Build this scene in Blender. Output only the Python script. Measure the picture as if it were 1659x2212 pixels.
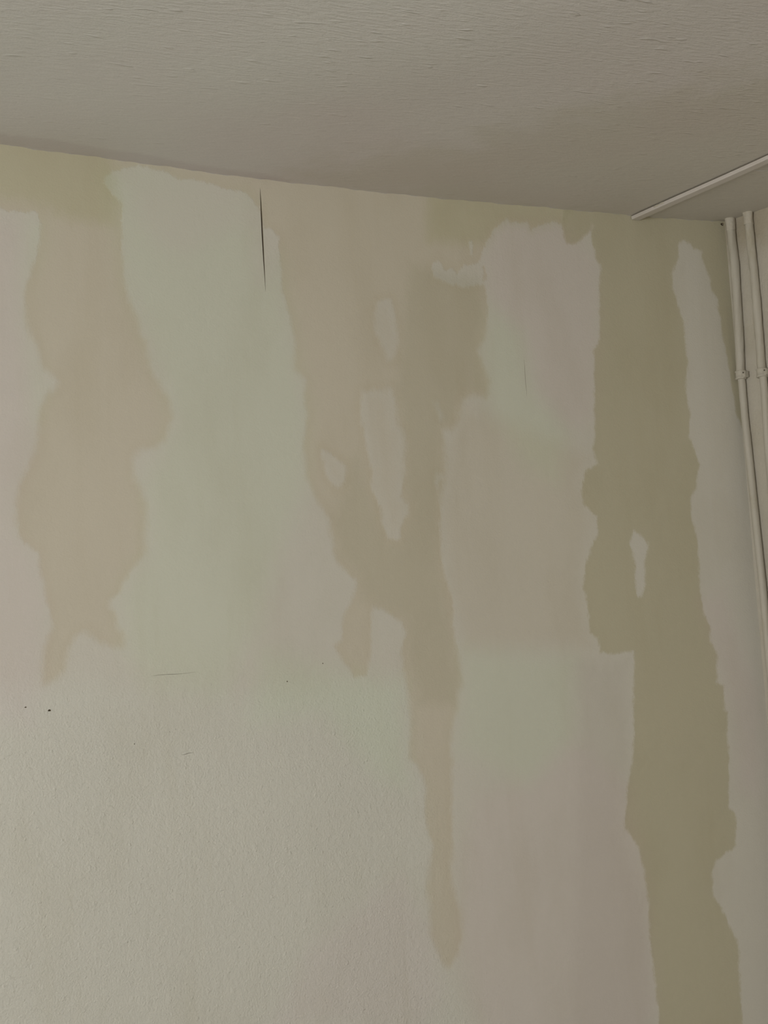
import bpy, bmesh, math, random
import numpy as np
from mathutils import Vector, Matrix
from mathutils.geometry import tessellate_polygon

for o in list(bpy.data.objects):
    bpy.data.objects.remove(o, do_unlink=True)
S = bpy.context.scene
COL = S.collection
random.seed(4)
RNG = np.random.default_rng(4)

# ------------------------------------------------------------------ camera
F = 3300.0                       # focal length in pixels of the 1659 x 2212 frame
CX, CY = 829.5, 1106.0
def _pd(px, py): return Vector((px - CX, -(py - CY), -F)).normalized()
ZW = _pd(-1140, -31090)          # direction of plumb lines, seen by the camera
XW = _pd(6992, 1067)             # direction of the stained wall, seen by the camera
XW = (XW - ZW * XW.dot(ZW)).normalized()
YW = ZW.cross(XW)
CAM = Vector((0.0, 0.0, 1.5))
R3 = Matrix((XW, YW, ZW))
cam_data = bpy.data.cameras.new('camera')
cam = bpy.data.objects.new('camera', cam_data)
COL.objects.link(cam)
cam.matrix_world = Matrix.Translation(CAM) @ R3.to_4x4()
cam_data.sensor_fit = 'HORIZONTAL'
cam_data.sensor_width = 36.0
cam_data.lens = F / 1659.0 * 36.0
cam_data.clip_start = 0.05
S.camera = cam

# ------------------------------------------------------------------ world, light, exposure
W = bpy.data.worlds.new('world'); S.world = W; W.use_nodes = True
bg = W.node_tree.nodes['Background']
bg.inputs[0].default_value = (0.62, 0.72, 0.85, 1); bg.inputs[1].default_value = 0.5

WY = 3.2                         # the stained wall
LX, FY = -1.75, -1.9             # wall on the left, wall behind the camera
WIN = (-0.75, 1.10, 1.05, 2.20)   # window opening in the left wall: y0, y1, z0, z1
ld = bpy.data.lights.new('window_daylight', 'AREA')
ld.shape = 'RECTANGLE'; ld.size = WIN[1] - WIN[0]; ld.size_y = WIN[3] - WIN[2]
ld.energy = 124; ld.color = (1.0, 0.985, 0.95)
lo = bpy.data.objects.new('window_daylight', ld); COL.objects.link(lo)
lo.location = (LX - 0.22, (WIN[0] + WIN[1]) / 2, (WIN[2] + WIN[3]) / 2)
lo.rotation_euler = Vector((-1, 0, 0.08)).to_track_quat('Z', 'Y').to_euler()

S.view_settings.view_transform = 'Standard'
S.view_settings.look = 'None'
S.view_settings.exposure = 0.0
S.view_settings.gamma = 1.0
S.view_settings.use_curve_mapping = False

# ------------------------------------------------------------------ from the photograph to real places
def ray(px, py):
    d = _pd(px, py)
    return Vector((d.dot(XW), d.dot(YW), d.dot(ZW)))
def on_wall(px, py, off=0.0):
    d = ray(px, py); return CAM + d * ((WY - off - CAM.y) / d.y)
def on_z(px, py, z):
    d = ray(px, py); return CAM + d * ((z - CAM.z) / d.z)
def on_plane(px, py, p0, n):
    d = ray(px, py); return CAM + d * ((p0 - CAM).dot(n) / d.dot(n))

# line where the wall meets the ceiling: slightly sagging
EDGE = [(-60, 303), (0, 312), (140, 331), (280, 349), (430, 370), (560, 387), (700, 402), (850, 419), (1000, 433),
        (1150, 446), (1250, 455), (1350, 464), (1420, 471), (1500, 475), (1565, 479)]
EP = [on_wall(*p) for p in EDGE]
EX = np.array([p.x for p in EP]); EZ = np.array([p.z for p in EP])
ZC = float(EZ.mean())
CXR = float(EX[-1])                                   # the corner with the right wall
def edge_z(x):
    x = np.asarray(x, dtype=float)
    z = np.interp(x, EX, EZ)
    z = np.where(x < EX[0], EZ[0], z)
    return z
def edge_wig(x):                 # hand-made unevenness right at the joint
    return 0.0009*np.sin(x*31+1) + 0.0007*np.sin(x*73+.4) + 0.0005*np.sin(x*151)
ZCR = float(EZ[-1])
q = on_z(1659, 445, ZCR)
RD = Vector((q.x - CXR, q.y - WY, 0)).normalized()    # direction of the right wall, away from the corner
RN = Vector((RD.y, -RD.x, 0))                         # its normal, into the room
if RN.x > 0: RN = -RN
RP = Vector((CXR, WY, 0))
print('INFO ZC', ZC, 'zmin/max', EZ.min(), EZ.max(), 'corner', CXR, 'RD', RD, 'left x', EX[0])

# ------------------------------------------------------------------ helpers
def obj(name, me, mat=None, parent=None):
    o = bpy.data.objects.new(name, me); COL.objects.link(o)
    if mat: me.materials.append(mat)
    if parent: o.parent = parent
    return o
def pym(name, vs, fs, smooth=False):
    me = bpy.data.meshes.new(name); me.from_pydata([tuple(v) for v in vs], [], fs); me.update()
    if smooth: me.polygons.foreach_set('use_smooth', [True]*len(me.polygons))
    return me
def bmm(name, bm, smooth=False):
    me = bpy.data.meshes.new(name); bmesh.ops.recalc_face_normals(bm, faces=bm.faces); bm.to_mesh(me); bm.free()
    if smooth: me.polygons.foreach_set('use_smooth', [True]*len(me.polygons))
    return me
def box(bm, a, b, M=None):
    r = bmesh.ops.create_cube(bm, size=1)
    a = Vector(a); b = Vector(b)
    m = Matrix.Translation((a+b)/2) @ Matrix.Diagonal(((b-a).x, (b-a).y, (b-a).z, 1))
    if M: m = M @ m
    bmesh.ops.transform(bm, matrix=m, verts=r['verts'])
    return r['verts']
def tag(o, label, cat, group=None):
    o['label'] = label; o['category'] = cat
    if group: o['group'] = group
def empty(name, loc):
    o = bpy.data.objects.new(name, None); COL.objects.link(o); o.location = loc; o.empty_display_size = .05
    return o

# ------------------------------------------------------------------ node helpers
class NT:
    def __init__(s, name):
        s.m = bpy.data.materials.new(name); s.m.use_nodes = True; s.t = s.m.node_tree
        s.b = s.t.nodes['Principled BSDF']
        s.tc = s.t.nodes.new('ShaderNodeTexCoord')
    def n(s, k, **kw):
        x = s.t.nodes.new(k)
        for a, v in kw.items(): setattr(x, a, v)
        return x
    def l(s, a, b): s.t.links.new(a, b)
    def noise(s, scale, detail=3, rough=.5, stretch=(1, 1, 1), dist=0, off=(0, 0, 0)):
        mp = s.n('ShaderNodeMapping'); mp.inputs['Scale'].default_value = stretch; mp.inputs['Location'].default_value = off
        s.l(s.tc.outputs['Object'], mp.inputs[0])
        x = s.n('ShaderNodeTexNoise'); x.inputs['Scale'].default_value = scale
        x.inputs['Detail'].default_value = detail; x.inputs['Roughness'].default_value = rough
        x.inputs['Distortion'].default_value = dist
        s.l(mp.outputs[0], x.inputs['Vector']); return x.outputs['Fac']
    def val(s, v, sock):
        if isinstance(v, (int, float)): sock.default_value = v
        else: s.l(v, sock)
    def math(s, op, a, b=0.0, c=0.0, clamp=False):
        x = s.n('ShaderNodeMath', operation=op, use_clamp=clamp)
        s.val(a, x.inputs[0]); s.val(b, x.inputs[1]); s.val(c, x.inputs[2]); return x.outputs[0]
    def rng(s, v, a, b, c=0.0, d=1.0, smooth=True):
        x = s.n('ShaderNodeMapRange', interpolation_type='SMOOTHSTEP' if smooth else 'LINEAR')
        s.val(v, x.inputs['Value']); s.val(a, x.inputs['From Min']); s.val(b, x.inputs['From Max'])
        s.val(c, x.inputs['To Min']); s.val(d, x.inputs['To Max']); return x.outputs['Result']
    def mul(s, col, fac, rgb):
        x = s.n('ShaderNodeMix', data_type='RGBA', blend_type='MULTIPLY')
        s.val(fac, x.inputs[0]); s.l(col, x.inputs[6]); x.inputs[7].default_value = (*rgb, 1); return x.outputs[2]
    def mix(s, col, fac, rgb):
        x = s.n('ShaderNodeMix', data_type='RGBA', blend_type='MIX')
        s.val(fac, x.inputs[0]); s.l(col, x.inputs[6]); x.inputs[7].default_value = (*rgb, 1); return x.outputs[2]
    def rgb(s, c):
        x = s.n('ShaderNodeRGB'); x.outputs[0].default_value = (*c, 1); return x.outputs[0]
    def attr(s, name):
        return s.n('ShaderNodeAttribute', attribute_name=name).outputs['Fac']
    def bump(s, h, dist, strength=1.0, prev=None):
        x = s.n('ShaderNodeBump'); x.inputs['Distance'].default_value = dist
        s.val(strength, x.inputs['Strength']); s.l(h, x.inputs['Height'])
        if prev: s.l(prev, x.inputs['Normal'])
        return x.outputs[0]

WHITE = (0.645, 0.624, 0.556)

# ------------------------------------------------------------------ stains of the wall: outlines of discoloured areas, plus painted bulge shading
LEFT_TAN = [(-80,250),(100,300),(400,350),(700,380),(700,500),(620,520),(606,512),(598,505),(593,497),(581,491),(570,493),(565,470),(559,448),
    (542,429),(530,412),(506,412),(482,405),(443,393),(415,388),(390,386),(366,374),(337,366),(299,357),(270,362),(229,378),
    (226,397),(239,413),(260,440),(263,483),(265,551),(268,605),(280,654),(298,687),(305,725),(317,738),(322,795),(339,822),(360,855),
    (368,870),(373,904),(354,954),(335,967),(300,970),(288,995),(288,1027),(307,1059),(316,1097),(312,1150),(313,1198),(297,1217),
    (278,1239),(266,1261),(259,1282),(240,1293),(237,1312),(250,1325),(253,1356),(269,1369),(269,1397),(234,1396),(215,1388),
    (190,1364),(168,1372),(149,1400),(146,1420),(139,1445),(127,1465),(92,1480),(92,1439),(98,1400),(111,1356),(109,1318),(101,1293),
    (95,1268),(87,1230),(84,1195),(63,1179),(41,1160),(35,1119),(38,1071),(47,1033),(63,1008),(76,977),(84,929),(84,891),(92,869),
    (103,852),(119,839),(125,825),(114,809),(95,795),(85,763),(78,741),(68,727),(57,687),(54,632),(65,592),(78,551),(86,516),
    (90,486),(81,459),(13,456),(0,448),(-80,440)]
MID_TAN = [(560,340),(1300,400),(1290,490),(1260,512),(1240,527),(1222,525),(1218,500),(1213,481),(1195,479),(1171,485),(1147,497),(1144,484),(1135,481),(1099,479),(1093,473),(1084,479),(1075,491),
    (1063,500),(1060,513),(1048,525),(1039,555),(1033,570),(1047,576),(1050,603),(1042,609),(1051,636),(1054,681),(1048,730),(1033,757),
    (1057,826),(1051,859),(1020,853),(999,859),(990,904),(981,925),(956,929),(961,977),(964,1027),(954,1056),(951,1135),(954,1214),
    (964,1252),(977,1293),(983,1388),(992,1420),(999,1483),(991,1494),(987,1529),(979,1559),(973,1614),(976,1656),(975,1714),(976,1788),
    (979,1832),(973,1876),(976,1914),(994,1964),(1000,2023),(988,2061),(970,2093),(959,2088),(947,2058),(929,2017),(929,1964),(920,1920),
    (928,1861),(935,1829),(926,1803),(917,1758),(920,1700),(915,1685),(900,1653),(884,1638),(887,1567),(885,1517),(879,1488),(875,1467),
    (872,1435),(866,1407),(878,1369),(869,1344),(850,1331),(828,1315),(806,1309),(802,1340),(802,1420),(793,1459),(764,1461),(742,1429),
    (722,1395),(739,1382),(742,1325),(760,1300),(772,1258),(758,1242),(733,1220),(723,1198),(711,1119),(679,1071),(663,1027),(655,970),(660,929),
    (666,891),(659,874),(659,820),(637,795),(637,748),(630,694),(619,661),(610,621),(608,586),(607,554),(602,533),(605,512),(598,505),
    (593,497),(581,491),(570,492),(563,440)]
LYEL = [(-80,290),(240,330),(250,430),(240,480),(150,470),(90,440),(-80,400)]
MID_HOLES = [
    [(818,647),(844,647),(851,675),(858,697),(858,748),(850,777),(838,780),(825,748),(811,719),(806,675)],
    [(782,845),(847,838),(854,874),(859,913),(872,929),(875,977),(872,1027),(866,1071),(885,1094),(872,1128),(863,1166),(840,1166),
     (828,1135),(818,1090),(802,1052),(802,1008),(787,945),(777,891)],
    [(695,970),(720,983),(746,1005),(746,1040),(727,1056),(704,1027)],
    [(933,573),(945,561),(960,585),(972,579),(987,591),(1003,573),(1033,570),(1044,585),(1040,612),(1005,622),(978,615),(957,609),(936,597)],
    [(1010,522),(1018,522),(1021,552),(1013,550)],
    [(936,868),(944,872),(952,890),(957,902),(952,906),(944,888)],
    [(944,1022),(957,1026),(966,1032),(952,1038),(946,1052),(942,1040)]]
RIGHT_YEL = [(1225,400),(1620,440),(1620,960),(1592,900),(1578,820),(1563,740),(1549,648),(1538,626),(1532,594),(1519,568),(1516,542),(1499,538),(1488,527),
    (1480,518),(1467,525),(1464,561),(1454,587),(1452,618),(1462,648),(1471,680),(1477,700),(1481,754),(1487,781),(1482,822),(1483,849),
    (1491,890),(1488,944),(1494,955),(1510,1003),(1503,1053),(1492,1076),(1494,1115),(1506,1156),(1510,1215),(1512,1270),(1520,1325),
    (1534,1352),(1535,1382),(1549,1409),(1549,1474),(1563,1480),(1565,1533),(1573,1539),(1571,1586),(1577,1636),(1575,1701),(1576,1744),
    (1590,1757),(1590,1828),(1562,1848),(1544,1861),(1538,1891),(1542,1937),(1559,1962),(1582,2013),(1597,2034),(1592,2069),(1597,2107),
    (1603,2212),(1610,2300),(1430,2300),(1422,2180),(1413,2100),(1405,2030),(1400,1940),(1392,1880),(1380,1830),(1368,1810),(1350,1790),
    (1355,1700),(1365,1650),(1369,1582),(1367,1508),(1370,1450),(1367,1409),(1356,1407),(1326,1414),(1294,1409),(1291,1376),(1273,1367),
    (1270,1312),(1260,1267),(1262,1229),(1276,1185),(1291,1150),(1288,1115),(1276,1106),(1259,1088),(1256,1050),(1262,1018),(1291,1003),
    (1279,968),(1286,940),(1283,862),(1283,757),(1295,733),(1295,681),(1295,621),(1298,573),(1289,561),(1286,543),(1277,510),(1284,488),
    (1278,485),(1274,503),(1259,510),(1250,525),(1234,528),(1222,525),(1218,500),(1213,481)]
RIGHT_HOLES = [[(1368,1147),(1379,1153),(1400,1170),(1400,1185),(1391,1215),(1393,1262),(1385,1291),(1376,1288),(1370,1256),(1373,1229),(1368,1200),(1360,1176)]]
MID_YEL = [(927,380),(1240,420),(1213,481),(1195,479),(1171,485),(1147,497),(1144,484),(1099,479),(1084,479),(1063,500),(1048,522),(999,522),(927,520)]
DEEP = [(880,560),(1050,600),(1054,681),(1035,757),(1057,850),(1000,860),(985,925),(957,930),(964,1027),(952,1100),(956,1220),(983,1388),(996,1470),
    (985,1530),(900,1530),(880,1440),(874,1345),(806,1309),(778,1300),(774,1250),(728,1210),(716,1120),(735,1070),(750,1010),(775,950),(800,1052),
    (818,1095),(838,1166),(864,1166),(885,1094),(868,1065),(874,977),(862,913),(850,838),(862,740),(870,640)]
FAINT = [(1000,870),(1100,900),(1280,980),(1262,1050),(1290,1130),(1262,1240),(1275,1365),(1290,1405),(1000,1410),(960,1260),(950,1120),(966,1000),(975,930)]
BULGE_SHADE = [(1240,1420),(1367,1409),(1369,1582),(1350,1790),(1400,1940),(1430,2300),(1225,2300),(1235,1900),(1242,1600)]  # soft shading of a wall bulge at the seam, painted into the colour
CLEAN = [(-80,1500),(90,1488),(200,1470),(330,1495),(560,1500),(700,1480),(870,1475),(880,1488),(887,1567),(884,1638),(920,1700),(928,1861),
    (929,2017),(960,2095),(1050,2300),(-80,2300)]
PINK = [
    [(-80,470),(40,480),(60,600),(55,690),(70,740),(65,900),(60,1000),(30,1060),(20,1150),(70,1210),(90,1300),(85,1480),(60,1560),(-80,1540)],
    [(290,400),(480,410),(540,470),(400,540),(350,530),(300,470)],
    [(1063,505),(1095,478),(1210,482),(1250,530),(1290,560),(1290,740),(1280,900),(1230,930),(1160,820),(1130,720),(1060,650),(1050,560)],
    [(1030,1730),(1150,1690),(1240,1600),(1360,1700),(1400,1900),(1420,2250),(1060,2250),(1000,2060),(1000,1850)],
    [(1510,1300),(1545,1400),(1590,1560),(1600,1700),(1640,1720),(1640,1500),(1600,1400),(1560,1280)],
    [(670,2050),(860,1900),(930,2020),(960,2212),(600,2212)]]
GREEN = [
    [(230,380),(300,360),(540,430),(565,600),(606,560),(640,760),(665,880),(660,1060),(600,1200),(560,1350),(480,1500),(320,1480),(270,1400),
     (260,1290),(320,1180),(310,1040),(375,910),(320,740),(270,620)],
    [(1060,660),(1130,720),(1150,850),(1230,930),(1200,1040),(1130,1000),(1060,880),(1040,760)],
    [(1000,1400),(1240,1420),(1240,1600),(1140,1690),(990,1620)],
    [(560,1400),(700,1440),(870,1470),(880,1700),(820,1680),(700,1540),(540,1560)],
    [(65,480),(92,490),(80,560),(60,600),(52,700),(66,740),(90,850),(80,900),(60,740),(45,600)]]

def poly_w(p): return np.array([[on_wall(*a).x, on_wall(*a).z] for a in p])
def sdf(P, poly):
    """signed distance in metres, positive inside"""
    A = poly; B = np.roll(poly, -1, axis=0)
    d2 = np.full(len(P), 1e9); ins = np.zeros(len(P), bool)
    for a, b in zip(A, B):
        ab = b - a; L = ab @ ab
        if L < 1e-12: continue
        t = np.clip(((P - a) @ ab) / L, 0, 1)
        d = P - a - t[:, None]*ab
        d2 = np.minimum(d2, (d*d).sum(1))
        c = (a[1] > P[:, 1]) != (b[1] > P[:, 1])
        if b[1] != a[1]:
            xi = (b[0]-a[0])*(P[:, 1]-a[1])/(b[1]-a[1]) + a[0]
            ins ^= c & (P[:, 0] < xi)
    d = np.sqrt(d2)
    return np.where(ins, d, -d)
def layer(P, plus, minus=()):
    s = np.full(len(P), -1.0)
    for p in plus: s = np.maximum(s, sdf(P, poly_w(p)))
    for p in minus: s = np.minimum(s, -sdf(P, poly_w(p)))
    return s
LAYERS = {'tan': ([LEFT_TAN, MID_TAN], MID_HOLES), 'yellow': ([RIGHT_YEL], RIGHT_HOLES),
          'lyellow': ([LYEL, MID_YEL], ()), 'deep': ([DEEP], ()), 'faint': ([FAINT, *MID_HOLES[:3]], ()), 'bulge_shade': ([BULGE_SHADE], ()), 'clean': ([CLEAN], ()),
          'pink': (PINK, ()), 'green': (GREEN, ())}
def stain_attrs(me, XZ):
    for k, (a, b) in LAYERS.items():
        at = me.attributes.new('s_' + k, 'FLOAT', 'POINT')
        at.data.foreach_set('value', layer(XZ, a, b).astype(np.float32))

# ------------------------------------------------------------------ wall material
def wall_material():
    t = NT('stained_wall_paint')
    ragged = t.math('SUBTRACT', t.noise(55, 5, .65, (1, 1, .45)), .5)
    fine = t.math('SUBTRACT', t.noise(320, 2, .6, (1, 1, .6)), .5)
    wob = t.math('ADD', t.math('MULTIPLY', ragged, .026), t.math('MULTIPLY', fine, .010))
    cloud = t.noise(6, 4, .55, (1, 1, .5))
    def m(k, lo, hi, wig=1.0):
        return t.rng(t.math('ADD', t.attr('s_' + k), t.math('MULTIPLY', wob, wig)), lo, hi)
    c = t.rgb(WHITE)
    c = t.mul(c, m('green', -.05, .05, 2), (.985, 1.04, .985))
    c = t.mul(c, m('pink', -.045, .035, 2), (1.01, .975, 1.005))
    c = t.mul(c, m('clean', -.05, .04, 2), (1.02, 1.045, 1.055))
    c = t.mul(c, m('bulge_shade', -.02, .05, 2), (.94, .93, .925))  # bulge shading darkens the paint colour here
    c = t.mul(c, m('faint', -.03, .05, 1.5), (.965, .94, .90))
    yel = m('yellow', -.005, .006)
    lyel = m('lyellow', -.03, .02, 1.5)
    pos = t.n('ShaderNodeSeparateXYZ'); t.l(t.tc.outputs['Object'], pos.inputs[0])
    soft = t.rng(t.noise(3.2, 2, .5, off=(1.3, 0, 4)), .40, .62, .003, .010)
    soft = t.math('ADD', .004, t.math('MULTIPLY', soft, t.rng(pos.outputs[2], 2.25, 2.5, 1, 0)))
    tan = t.math('MULTIPLY', m('tan', t.math('MULTIPLY', soft, -1.0), soft), t.math('SUBTRACT', 1.0, yel))
    c = t.mul(c, tan, (.95, .91, .84))
    # a slightly darker tide line just inside the stains
    rim = t.math('MULTIPLY', tan, t.rng(t.attr('s_tan'), .004, .03, 1, 0))
    c = t.mul(c, t.math('MULTIPLY', rim, .5), (.965, .955, .93))
    c = t.mul(c, yel, (.82, .795, .665))
    c = t.mul(c, lyel, (.92, .935, .84))
    c = t.mul(c, m('deep', -.015, .035, 1.5), (.915, .92, .885))
    c = t.mul(c, t.rng(cloud, .45, .72), (.965, .96, .945))
    c = t.mul(c, t.rng(t.noise(9, 5, .6, (1, 1, .12), off=(3, 0, 1)), .5, .7), (.975, .97, .955))
    t.l(c, t.b.inputs['Base Color'])
    t.b.inputs['Roughness'].default_value = .62
    t.b.inputs['Specular IOR Level'].default_value = .35
    low = t.rng(t.attr('s_clean'), -.15, .15, .30, 1.0)
    n1 = t.noise(210, 3, .55); n2 = t.noise(60, 3, .5, dist=.4)
    n3 = t.rng(t.noise(85, 2, .5, off=(7, 0, 2)), .58, .88)
    h = t.math('ADD', t.math('MULTIPLY', n1, .6), t.math('MULTIPLY', n2, .55))
    h = t.math('ADD', h, t.math('MULTIPLY', n3, .4))
    b1 = t.bump(h, .0028, low)
    step = t.bump(t.math('SUBTRACT', 1.0, tan), .0004, 1.0, b1)
    t.l(step, t.b.inputs['Normal'])
    return t.m
WALLM = wall_material()

def ceiling_material():
    t = NT('ceiling_paint')
    c = t.rgb((.625, .598, .568))
    c = t.mul(c, t.rng(t.attr('s_pale'), -.25, .25), (1.05, 1.09, 1.08))
    c = t.mul(c, t.rng(t.math('ADD', t.attr('s_strip'), t.math('MULTIPLY', t.math('SUBTRACT', t.noise(40, 4), .5), .02)), -.012, .012), (.93, .91, .92))
    c = t.mul(c, t.rng(t.math('ADD', t.attr('s_olive'), t.math('MULTIPLY', t.math('SUBTRACT', t.noise(9, 4), .5), .5)), -.12, .12), (.93, .925, .875))
    c = t.mul(c, t.rng(t.noise(2.2, 3, .5), .4, .7), (1.0, .975, .985))
    t.l(c, t.b.inputs['Base Color'])
    t.b.inputs['Roughness'].default_value = .6
    t.b.inputs['Specular IOR Level'].default_value = .35
    # brushed paint: short ridges lying along the wall
    r = t.noise(140, 2, .5, (.28, 1, 1))
    ridge = t.rng(t.noise(65, 1, .5, (.34, 1, 1), off=(3, 1, 0)), .64, .82)
    f = t.noise(230, 2, .5)
    far = t.n('ShaderNodeSeparateXYZ'); t.l(t.tc.outputs['Object'], far.inputs[0])
    st = t.rng(far.outputs[1], 2.2, 3.0, 1.0, .35)
    h = t.math('ADD', t.math('MULTIPLY', r, .8), t.math('MULTIPLY', ridge, .7))
    h = t.math('ADD', h, t.math('MULTIPLY', f, .25))
    t.l(t.bump(h, .0031, st), t.b.inputs['Normal'])
    return t.m
CEILM = ceiling_material()

def plain(name, col, rough=.6, bump=0.0, scale=120, stretch=(1, 1, 1), grime=None, top=False):
    t = NT(name)
    c = t.rgb(col)
    c = t.mul(c, t.rng(t.noise(7, 4, .6, stretch), .45, .75), (.93, .92, .88))
    if grime:
        c = t.mul(c, t.rng(t.noise(22, 5, .65, (1, 1, .35), off=(2, 5, 1)), .55, .72), grime)
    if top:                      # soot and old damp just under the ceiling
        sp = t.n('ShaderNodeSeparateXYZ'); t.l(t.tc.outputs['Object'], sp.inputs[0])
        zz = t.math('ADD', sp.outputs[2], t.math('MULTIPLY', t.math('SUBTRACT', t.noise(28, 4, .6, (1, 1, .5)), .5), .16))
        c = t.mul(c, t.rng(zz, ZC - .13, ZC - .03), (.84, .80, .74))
    t.l(c, t.b.inputs['Base Color'])
    t.b.inputs['Roughness'].default_value = rough
    t.b.inputs['Specular IOR Level'].default_value = .35
    if bump: t.l(t.bump(t.noise(scale, 3, .55), bump), t.b.inputs['Normal'])
    return t.m
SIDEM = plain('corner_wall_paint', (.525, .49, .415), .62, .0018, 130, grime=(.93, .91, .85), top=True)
PIPEM = plain('pipe_paint', (.50, .47, .40), .55, .0006, 160, grime=(.90, .875, .80))
TRUNKM = plain('trunking_plastic', (.62, .58, .54), .4)
DARKM = plain('bare_cavity_gap_shade', (.30, .245, .17), .9, .002, 90)  # slot cavities, and the painted shadow gap of the trunking base
SCREWM = plain('screw_steel', (.12, .10, .08), .6)
PUTTYM = plain('old_filler', (.53, .49, .41), .7, .002, 110, grime=(.86, .83, .76))

# ------------------------------------------------------------------ surfaces with real slots cut in them
def axis(fine0, fine1, step, lo, hi, coarse):
    f = np.arange(fine0, fine1 + step*.5, step)
    a = np.linspace(lo, f[0], max(2, int((f[0]-lo)/coarse)+1))[:-1] if lo < f[0]-1e-6 else np.array([])
    b = np.linspace(f[-1], hi, max(2, int(math.ceil((hi-f[-1])/coarse))+1))[1:] if hi > f[-1]+1e-6 else np.array([])
    return np.concatenate([a, f, b])
def grid_surface(U, V, rects):
    """index grid and its faces, leaving out the cells in rects (index ranges)"""
    nu, nv = len(U), len(V)
    keep = np.ones((nu-1, nv-1), bool)
    for a, b, c, d in rects: keep[a:b, c:d] = False
    i, j = np.nonzero(keep)
    q = np.stack([i*nv+j, (i+1)*nv+j, (i+1)*nv+j+1, i*nv+j+1], 1)
    return q
def mesh_np(name, verts, quads, smooth=True):
    me = bpy.data.meshes.new(name)
    me.vertices.add(len(verts)); me.vertices.foreach_set('co', verts.astype(np.float32).ravel())
    me.loops.add(quads.size); me.loops.foreach_set('vertex_index', quads.astype(np.int32).ravel())
    me.polygons.add(len(quads)); me.polygons.foreach_set('loop_start', np.arange(0, quads.size, 4, dtype=np.int32))
    me.update(calc_edges=True); me.validate()
    if smooth: me.polygons.foreach_set('use_smooth', [True]*len(me.polygons))
    return me

def relief(x, z):
    """unevenness of the plaster, metres towards the room"""
    r = .0016*np.sin(x*5.1+1.2)*np.sin(z*4.3+.5) + .0010*np.sin(x*11.7+z*3.1) + .0007*np.sin(z*17.3-x*6.2+2)
    fade = np.clip((CXR - x)/.08, 0, 1)*np.clip((ZC - z)/.05, 0, 1)
    lip = .0045/(1+np.exp(-(1.232 - z + .02*np.sin(x*4))*45))*np.clip((2.0 - x)/.5, 0, 1)   # lower plaster stands slightly proud
    return r*fade + lip

# cracks and chips on the wall: outline of each slot in wall coordinates
def lens_slot(p0, p1, w, n=16, peak=.4, wig=.0):
    a = on_wall(*p0); b = on_wall(*p1)
    a = Vector((a.x, a.z)); b = Vector((b.x, b.z)); d = b-a; nrm = Vector((-d.y, d.x)).normalized()
    L, R = [], []
    for k in range(n+1):
        t = k/n
        wd = w*(math.sin(math.pi*min(1, max(0, t**(math.log(.5)/math.log(peak)))))**.9)*.5 + .00006
        c = a + d*t + nrm*wig*math.sin(t*9+p0[0])
        L.append(c + nrm*wd); R.append(c - nrm*wd)
    return L + R[::-1]
def chip_slot(p, r, n=9, sx=1.0, seed=1):
    rr = random.Random(seed); c = on_wall(*p)
    return [Vector((c.x + sx*r*(.6+.6*rr.random())*math.cos(2*math.pi*k/n), c.z + r*(.6+.6*rr.random())*math.sin(2*math.pi*k/n))) for k in range(n)]
SLOTS = [('seam_gap', lens_slot((562, 405), (574.5, 630), .0036, 22, .42), .02),
         ('crack', lens_slot((1131, 772), (1137, 856), .0007, 12, .5, .0005), .008),
         ('crack', lens_slot((326, 1460), (428, 1452), .0005, 14, .4, .0006), .008),
         ('crack', lens_slot((392, 1631), (418, 1625), .0006, 10, .5, .0004), .008),
         ('chip_hole', chip_slot((107, 1534.5), .0026, 9, 1.5, 3), .008),
         ('chip_hole', chip_slot((55, 1528), .0015, 8, 1.6, 5), .004),
         ('chip_hole', chip_slot((290.5, 1607), .0015, 8, 1.0, 7), .010),
         ('chip_hole', chip_slot((697.5, 1433), .0015, 8, 1.0, 9), .004),
         ('chip_hole', chip_slot((620, 1472), .0015, 8, 1.2, 11), .004),
         ('corner_hole', chip_slot((1560.5, 484.5), .0052, 9, 1.3, 13), .02)]
GS = .005
UX = axis(0.70, CXR - GS*.0, GS, LX, CXR, .12)
UX[-1] = CXR
Z0f = on_wall(300, 2260).z
VT = axis(Z0f, ZC - .06, GS, 0.0, ZC - .06, .12)
VT = np.concatenate([VT, np.linspace(VT[-1], ZC, 14)[1:]])       # last rows follow the sagging edge
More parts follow.
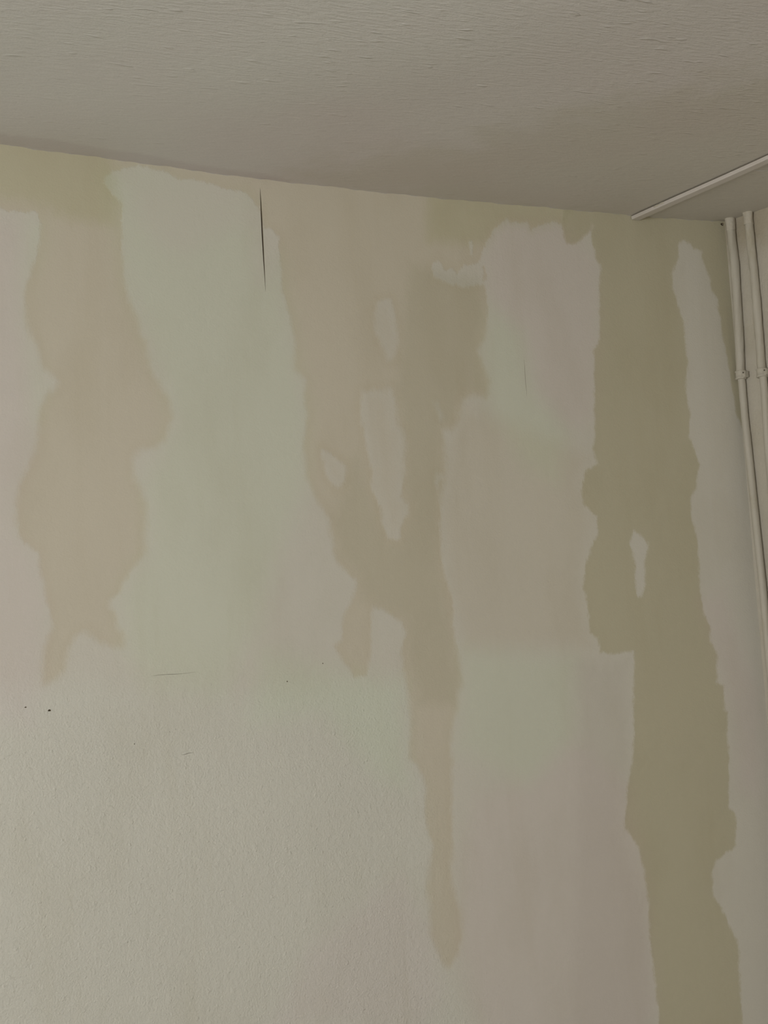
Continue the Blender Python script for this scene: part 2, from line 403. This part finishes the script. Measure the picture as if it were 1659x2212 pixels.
def build_wall_back():
    nu, nv = len(UX), len(VT)
    XX, ZZ = np.meshgrid(UX, VT, indexing='ij')
    zt = VT[-14]
    k = np.clip((ZZ - zt)/(ZC - zt), 0, 1)
    ZZ = ZZ + k*(edge_z(XX) + edge_wig(XX) - ZC)
    rects = []; patches = []
    for name, slot, depth in SLOTS:
        xs = [p.x for p in slot]; zs = [p.y for p in slot]
        i0 = max(0, np.searchsorted(UX, min(xs)-.003)-1); i1 = min(nu-1, np.searchsorted(UX, max(xs)+.003))
        col = ZZ[i0]
        j0 = max(0, np.searchsorted(col, min(zs)-.003)-1); j1 = min(nv-1, np.searchsorted(col, max(zs)+.003))
        rects.append((i0, i1, j0, j1))
        ring = [(i, j0) for i in range(i0, i1)] + [(i1, j) for j in range(j0, j1)] + [(i, j1) for i in range(i1, i0, -1)] + [(i0, j) for j in range(j1, j0, -1)]
        patches.append((name, slot, depth, [Vector((XX[a, b], ZZ[a, b])) for a, b in ring]))
    Y = WY - relief(XX, ZZ)
    verts = np.stack([XX, Y, ZZ], -1).reshape(-1, 3)
    quads = grid_surface(UX, VT, rects)
    me = mesh_np('wall_back', verts, quads)
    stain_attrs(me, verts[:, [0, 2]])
    wall = obj('wall_back', me, WALLM); wall['kind'] = 'structure'
    wall['label'] = 'cream plaster wall with tan and yellow damp stains running down from the ceiling'
    for name, slot, depth, ring in patches:
        outer = [Vector((p.x, p.y, 0)) for p in ring]; inner = [Vector((p.x, p.y, 0)) for p in slot]
        tris = tessellate_polygon([outer, inner])
        allp = outer + inner
        no = len(outer)
        xs = np.array([p.x for p in allp]); zs = np.array([p.y for p in allp])
        ys = WY - relief(xs, zs)
        vs = [(xs[i], ys[i], zs[i]) for i in range(len(allp))]
        fs = [tuple(t) for t in tris]
        ni = len(inner)
        for i in range(ni): vs.append((xs[no+i], ys[no+i]+depth, zs[no+i]))
        m2 = pym('margin', vs, fs)
        for k, pl in enumerate(m2.polygons):
            if pl.normal.y > 0: pl.flip()
        side = [(no+i, no+(i+1) % ni, no+ni+(i+1) % ni, no+ni+i) for i in range(ni)]
        # paint edge round the slot, then the dark cavity behind it as its own mesh
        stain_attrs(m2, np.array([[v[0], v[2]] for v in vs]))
        m2.materials.append(WALLM)
        o = bpy.data.objects.new('plaster', m2); COL.objects.link(o); o.parent = wall
        cv = [vs[no+i] for i in range(ni)] + [vs[no+ni+i] for i in range(ni)]
        cf = [(i, (i+1) % ni, ni+(i+1) % ni, ni+i) for i in range(ni)] + [tuple(ni+i for i in range(ni))]
        c = obj(name, pym(name, cv, cf), DARKM, wall)
        c['label'] = {'seam_gap': 'dark open vertical gap where the lining has split', 'crack': 'hairline crack in the paint',
                      'chip_hole': 'small dark chip in the paint', 'corner_hole': 'small dark hole at the ceiling corner'}[name]
    return wall
WALL = build_wall_back()

# ------------------------------------------------------------------ ceiling
STRIP = [(-80,286),(0,296),(120,306),(235,326),(300,332),(420,352),(560,368),(640,384),(560,390),(300,356),(0,318),(-80,310)]
PALE = [(-300,270),(300,300),(600,200),(1000,100),(1100,-200),(-300,-200)]
OLIVE = [(620,400),(700,345),(900,320),(1200,250),(1500,180),(1800,100),(1800,520),(1500,520),(1000,440)]
def build_ceiling():
    xr = CXR + 1.3
    U = np.concatenate([axis(0.35, CXR, .012, LX, CXR, .12), np.linspace(CXR, xr, 40)[1:]])
    V = axis(1.2, WY, .008, FY, WY, .12); V[-1] = WY
    XX, YY = np.meshgrid(U, V, indexing='ij')
    fall = np.exp(-(WY-YY)/.45)
    ez = np.where(XX > CXR, ZCR, edge_z(np.minimum(XX, CXR)))
    ZZ = ZC + (ez - ZC)*fall + (1-fall)*(.0020*np.sin(XX*4+1)*np.sin(YY*5) + .0012*np.sin(XX*9+YY*7))
    ZZ = ZZ + np.where(XX > CXR, 0, edge_wig(XX))*np.exp(-(WY-YY)/.012)
    verts = np.stack([XX, YY, ZZ], -1).reshape(-1, 3)
    me = mesh_np('ceiling', verts, grid_surface(U, V, [])[:, ::-1])
    pc = lambda P: np.array([[on_z(a, b, ZC).x, on_z(a, b, ZC).y] for a, b in P])
    for k, P in (('strip', STRIP), ('olive', OLIVE), ('pale', PALE)):
        at = me.attributes.new('s_' + k, 'FLOAT', 'POINT')
        at.data.foreach_set('value', sdf(verts[:, :2], pc(P)).astype(np.float32))
    o = obj('ceiling', me, CEILM); o['kind'] = 'structure'
    o['label'] = 'rough painted ceiling with short brushed ridges'
    def cz(x, y):
        f = math.exp(-(WY-y)/.45); e = ZCR if x > CXR else float(edge_z(min(x, CXR)))
        return ZC + (e-ZC)*f + (1-f)*(.0020*math.sin(x*4+1)*math.sin(y*5) + .0012*math.sin(x*9+y*7))
    # hairline crack: a thin lifted edge of paint
    a = on_z(1618, 364, ZC); b = on_z(1668, 370, ZC)
    vs, fs = [], []; n = 12
    for k in range(n+1):
        t = k/n; p = a.lerp(b, t); w = .0012
        y = p.y + .002*math.sin(t*7)
        z = cz(p.x, y)
        vs += [(p.x, y-w, z-.0001), (p.x, y, z-.0022*math.sin(math.pi*min(1, t+.1))), (p.x, y+.0003, z+.001)]
    for k in range(n):
        for m in range(2):
            fs.append((k*3+m, k*3+m+1, k*3+3+m+1, k*3+3+m))
    c = obj('crack', pym('crack', vs, fs), CEILM, o); c['label'] = 'hairline crack in the ceiling paint'
    return o, cz
CEIL, cz = build_ceiling()

# ------------------------------------------------------------------ right wall and the rest of the room
def build_side():
    n, m = 60, 90
    L = 5.2
    vs = []
    ss = np.concatenate([np.linspace(0, .6, 40), np.linspace(.6, L, 20)[1:]])
    zz = np.linspace(0, ZCR + .012, m)
    for s in ss:
        for z in zz:
            bump = .0012*math.sin(s*25+z*6) + .001*math.sin(z*13+s*9)
            f = min(1, s/.05)
            p = RP + RD*s + RN*(bump*f)
            vs.append((p.x, p.y, z))
    fs = []
    for i in range(len(ss)-1):
        for j in range(m-1):
            fs.append((i*m+j, i*m+j+1, (i+1)*m+j+1, (i+1)*m+j))
    o = obj('wall_right', pym('wall_right', vs, fs, True), SIDEM); o['kind'] = 'structure'
    o['label'] = 'grimy cream side wall behind the two pipes'
build_side()
ROOMM = plain('room_paint', (.66, .65, .61), .7)
FLOORM = plain('floor_boards', (.46, .44, .41), .6)
xr = CXR + 1.3
bm = bmesh.new(); box(bm, (LX-.2, FY-.12, -.12), (xr+.1, WY+.15, 0))
o = obj('floor', bmm('floor', bm), FLOORM); o['kind'] = 'structure'
bm = bmesh.new(); box(bm, (LX-.2, FY-.12, 0), (xr+.1, FY, ZC+.05))
o = obj('wall_front', bmm('wall_front', bm), ROOMM); o['kind'] = 'structure'
bm = bmesh.new()
y0, y1, z0, z1 = WIN
box(bm, (LX-.2, FY, 0), (LX, y0, ZC+.05)); box(bm, (LX-.2, y1, 0), (LX, WY+.15, ZC+.05))
box(bm, (LX-.2, y0, 0), (LX, y1, z0)); box(bm, (LX-.2, y0, z1), (LX, y1, ZC+.05))
o = obj('wall_left', bmm('wall_left', bm), ROOMM); o['kind'] = 'structure'
bm = bmesh.new()
for a, b in (((y0, z0), (y0+.05, z1)), ((y1-.05, z0), (y1, z1)), ((y0, z0), (y1, z0+.05)), ((y0, z1-.05), (y1, z1)), (((y0+y1)/2-.025, z0), ((y0+y1)/2+.025, z1))):
    box(bm, (LX-.09, a[0], a[1]), (LX-.04, b[0], b[1]))
o = obj('window_1', bmm('window_1', bm), TRUNKM); o['kind'] = 'structure'

# ------------------------------------------------------------------ cable trunking on the ceiling
def build_trunking():
    a = on_z(1363, 470, ZCR if False else cz(on_wall(1363, 470).x, WY-.01))
    b = on_z(1659, 336, ZC)
    d = Vector((b.x-a.x, b.y-a.y, 0)).normalized()
    print('INFO trunk', a, b, 'angle from Y', math.degrees(math.atan2(d.x, -d.y)))
    a = Vector((a.x, WY-.002, 0))
    side = Vector((d.y, -d.x, 0))
    if side.x < 0: side = -side
    w, h = .0135, .0125
    root = empty('cable_trunking', (a.x, a.y, cz(a.x, a.y)))
    tag(root, 'slim pale cable trunking running across the ceiling from the stained wall', 'trunking')
    def extrude(name, prof, s0, s1, n, mat):
        vs, fs = [], []; k = len(prof)
        for i in range(n+1):
            s = s0 + (s1-s0)*i/n; c = a + d*s
            for (u, v) in prof:
                p = c + side*u
                vs.append((p.x-a.x, p.y-a.y, cz(c.x, c.y) - v - root.location.z))
        for i in range(n):
            for j in range(k):
                fs.append((i*k+j, i*k+(j+1) % k, (i+1)*k+(j+1) % k, (i+1)*k+j))
        fs.append(tuple(range(k))); fs.append(tuple(n*k+j for j in range(k))[::-1])
        me = pym(name, vs, fs)
        bm = bmesh.new(); bm.from_mesh(me); bmesh.ops.recalc_face_normals(bm, faces=bm.faces); bm.to_mesh(me); bm.free()
        return obj(name, me, mat, root)
    Ltot = 4.4
    extrude('base', [(-w*.55, -.002), (-w*.55, h*.7), (w*.55, h*.7), (w*.55, -.002)], 0, Ltot, 50, DARKM)  # dark base colour stands in for the shadow gap behind the lid
    r = .0022
    lid = [(-w, h*.28), (-w, h-r), (-w+r*.3, h-r*.3), (-w+r, h), (w-r, h), (w-r*.3, h-r*.3), (w, h-r), (w, h*.28), (w*.95, h*.28), (w*.95, h*.8), (-w*.95, h*.8), (-w*.95, h*.28)]
    extrude('lid', lid, 0, Ltot, 50, TRUNKM)
    # lump of paint where the lid was patched near the wall
    bm = bmesh.new(); bmesh.ops.create_icosphere(bm, subdivisions=3, radius=1)
    for v in bm.verts:
        v.co *= 1 + .25*math.sin(v.co.x*5+v.co.y*3)
    c = a + d*.115 - side*(w*.9)
    M = Matrix.Translation((c.x-a.x, c.y-a.y, cz(c.x, c.y)-root.location.z-.0055)) @ Matrix((d, side, Vector((0, 0, 1)))).transposed().to_4x4() @ Matrix.Diagonal((.024, .0022, .0035, 1))
    bmesh.ops.transform(bm, matrix=M, verts=bm.verts)
    s = obj('paint_lump', bmm('paint_lump', bm, True), PUTTYM, root)
build_trunking()

# ------------------------------------------------------------------ the two pipes
def catmull(P, n):
    out = []
    P = [P[0]*2-P[1]] + P + [P[-1]*2-P[-2]]
    for i in range(1, len(P)-2):
        for k in range(n):
            t = k/n; a, b, c, d = P[i-1], P[i], P[i+1], P[i+2]
            out.append(.5*((2*b)+(c-a)*t+(2*a-5*b+4*c-d)*t*t+(3*b-a-3*c+d)*t**3))
    out.append(P[-2]); return out
def tube(path, rad, seg=18, lump=0.0, seed=0):
    vs, fs = [], []
    n = len(path)
    for i, p in enumerate(path):
        tg = (path[min(i+1, n-1)] - path[max(i-1, 0)]).normalized()
        u = tg.cross(Vector((0, 1, 0))).normalized(); v = tg.cross(u)
        r = rad(i/(n-1)) if callable(rad) else rad
        for k in range(seg):
            a = 2*math.pi*k/seg
            q = r + lump*(math.sin(p.z*31+k*.9+seed)+math.sin(p.z*67+k*1.7+seed*2)+.8*math.sin(p.z*140+seed+k*.5))/2.8
            c = p + (u*math.cos(a) + v*math.sin(a))*q
            vs.append(c)
    for i in range(n-1):
        for k in range(seg):
            fs.append((i*seg+k, i*seg+(k+1) % seg, (i+1)*seg+(k+1) % seg, (i+1)*seg+k))
    fs.append(tuple(range(seg))[::-1]); fs.append(tuple((n-1)*seg+k for k in range(seg)))
    return vs, fs
def build_pipe(label, pts, clip_px, rad_up, rad_dn, seed):
    off = .0128
    P0 = RP + RN*off
    path = [on_plane(px, py, P0, RN) for px, py in pts]
    zc_ = path[[i for i, p in enumerate(pts) if p[1] >= clip_px][0]].z
    last = path[-1]; dr = (path[-1]-path[-2]).normalized(); dr = Vector((dr.x*.2, dr.y*.2, dr.z)).normalized()
    while last.z > .35:
        last = last + dr*(.3/abs(dr.z)); path.append(last)
    path[0].z = ZCR + .008
    path.append(Vector((last.x, last.y, -.0))) if last.z > 0 else None
    base = Vector((path[-1].x, path[-1].y, 0))
    root = empty('heating_pipe', base)
    tag(root, label, 'pipe', 'vertical pipes in the corner')
    pp = catmull(path, 14)
    up = [p for p in pp if p.z >= zc_-.004]; dn = [p for p in pp if p.z <= zc_+.004]
    def put(name, vf, mat, sm=True):
        vs, fs = vf
        o = obj(name, pym(name, [v-base for v in vs], fs, sm), mat, root); return o
    put('upper_pipe', tube(up, rad_up, 20, .0011, seed), PIPEM)
    put('lower_pipe', tube(dn, rad_dn, 20, .0004, seed+4), PIPEM)
    # clip: a ribbed collar round the pipe with a lug screwed to the wall
    c = min(pp, key=lambda p: abs(p.z-zc_)).copy()
    prof = [(.0128, .0125), (.0150, .0118), (.0156, .0090), (.0140, .0075), (.0143, -.0060), (.0158, -.0078), (.0153, -.0112), (.0126, -.0120)]
    vs, fs = [], []; seg = 26
    tilt = Vector((.06, .05, 1)).normalized()
    u = tilt.cross(Vector((0, 1, 0))).normalized(); v = tilt.cross(u)
    for r, h in prof:
        for k in range(seg):
            a = 2*math.pi*k/seg; rr = r + .0004*math.sin(3*a+h*300)
            vs.append(c + (u*math.cos(a)+v*math.sin(a))*rr + tilt*h)
    for i in range(len(prof)-1):
        for k in range(seg): fs.append((i*seg+k, (i+1)*seg+k, (i+1)*seg+(k+1) % seg, i*seg+(k+1) % seg))
    fs.append(tuple(range(seg))); fs.append(tuple((len(prof)-1)*seg+k for k in range(seg))[::-1])
    cl = put('pipe_clip', (vs, fs), PIPEM)
    # lug (nearer the camera along the wall) and the spacer behind the collar
    B = Matrix((RD, RN, Vector((0, 0, 1)))).transposed().to_4x4()
    bm = bmesh.new()
    fp = Vector((c.x, c.y, c.z)) - RN*off
    Mw = Matrix.Translation(fp - base) @ B
    box(bm, (-.010, -.002, -.009), (.010, .010, .009), Mw)
    box(bm, (.012, .006, -.0085), (.0225, .0215, .0085), Mw)
    bmesh.ops.bevel(bm, geom=bm.edges[:], offset=.0009, segments=2, affect='EDGES')
    lug = obj('lug', bmm('lug', bm), PIPEM, root); 
    bm = bmesh.new()
    bmesh.ops.create_cone(bm, cap_ends=True, segments=14, radius1=.0022, radius2=.0018, depth=.002)
    Ms = Mw @ Matrix.Translation((.0175, .0225, .004)) @ Matrix.Rotation(math.pi/2, 4, 'X')
    bmesh.ops.transform(bm, matrix=Ms, verts=bm.verts)
    s = obj('screw', bmm('screw', bm), SCREWM, cl); s['label'] = 'dark rusty screw head'
    # lumpy filler round the pipe where it goes through the ceiling
    t0 = up[0]
    def collar(z0, z1, r0, r1):
        n = 12; pth = []
        for i in range(n+1):
            z = z0+(z1-z0)*i/n
            p = min(up, key=lambda q: abs(q.z-z)); pth.append(Vector((p.x, p.y, z)))
        return tube(pth, lambda t: r0+(r1-r0)*t**.5, 20, .0016, seed+9)
    put('filler_collar', collar(ZCR+.004, ZCR-.036, .0148, .0126), PUTTYM)
    return base
build_pipe('white painted pipe nearer the stained wall, disappearing into the ceiling',
    [(1576, 470), (1581, 520), (1588, 583), (1596.5, 727), (1599.5, 795), (1600.5, 811), (1603, 830), (1609, 900), (1619.7, 1000), (1633.6, 1136), (1647.8, 1271), (1659, 1400), (1674, 1560)],
    811, .0122, .0102, 1)
build_pipe('white painted pipe farther right, its clip cut by the right edge of the photo',
    [(1615, 456), (1620, 510), (1628, 583), (1640, 727), (1644, 790), (1646, 806), (1650, 830), (1658, 950), (1670, 1100), (1685, 1300)],
    806, .0115, .0102, 5)
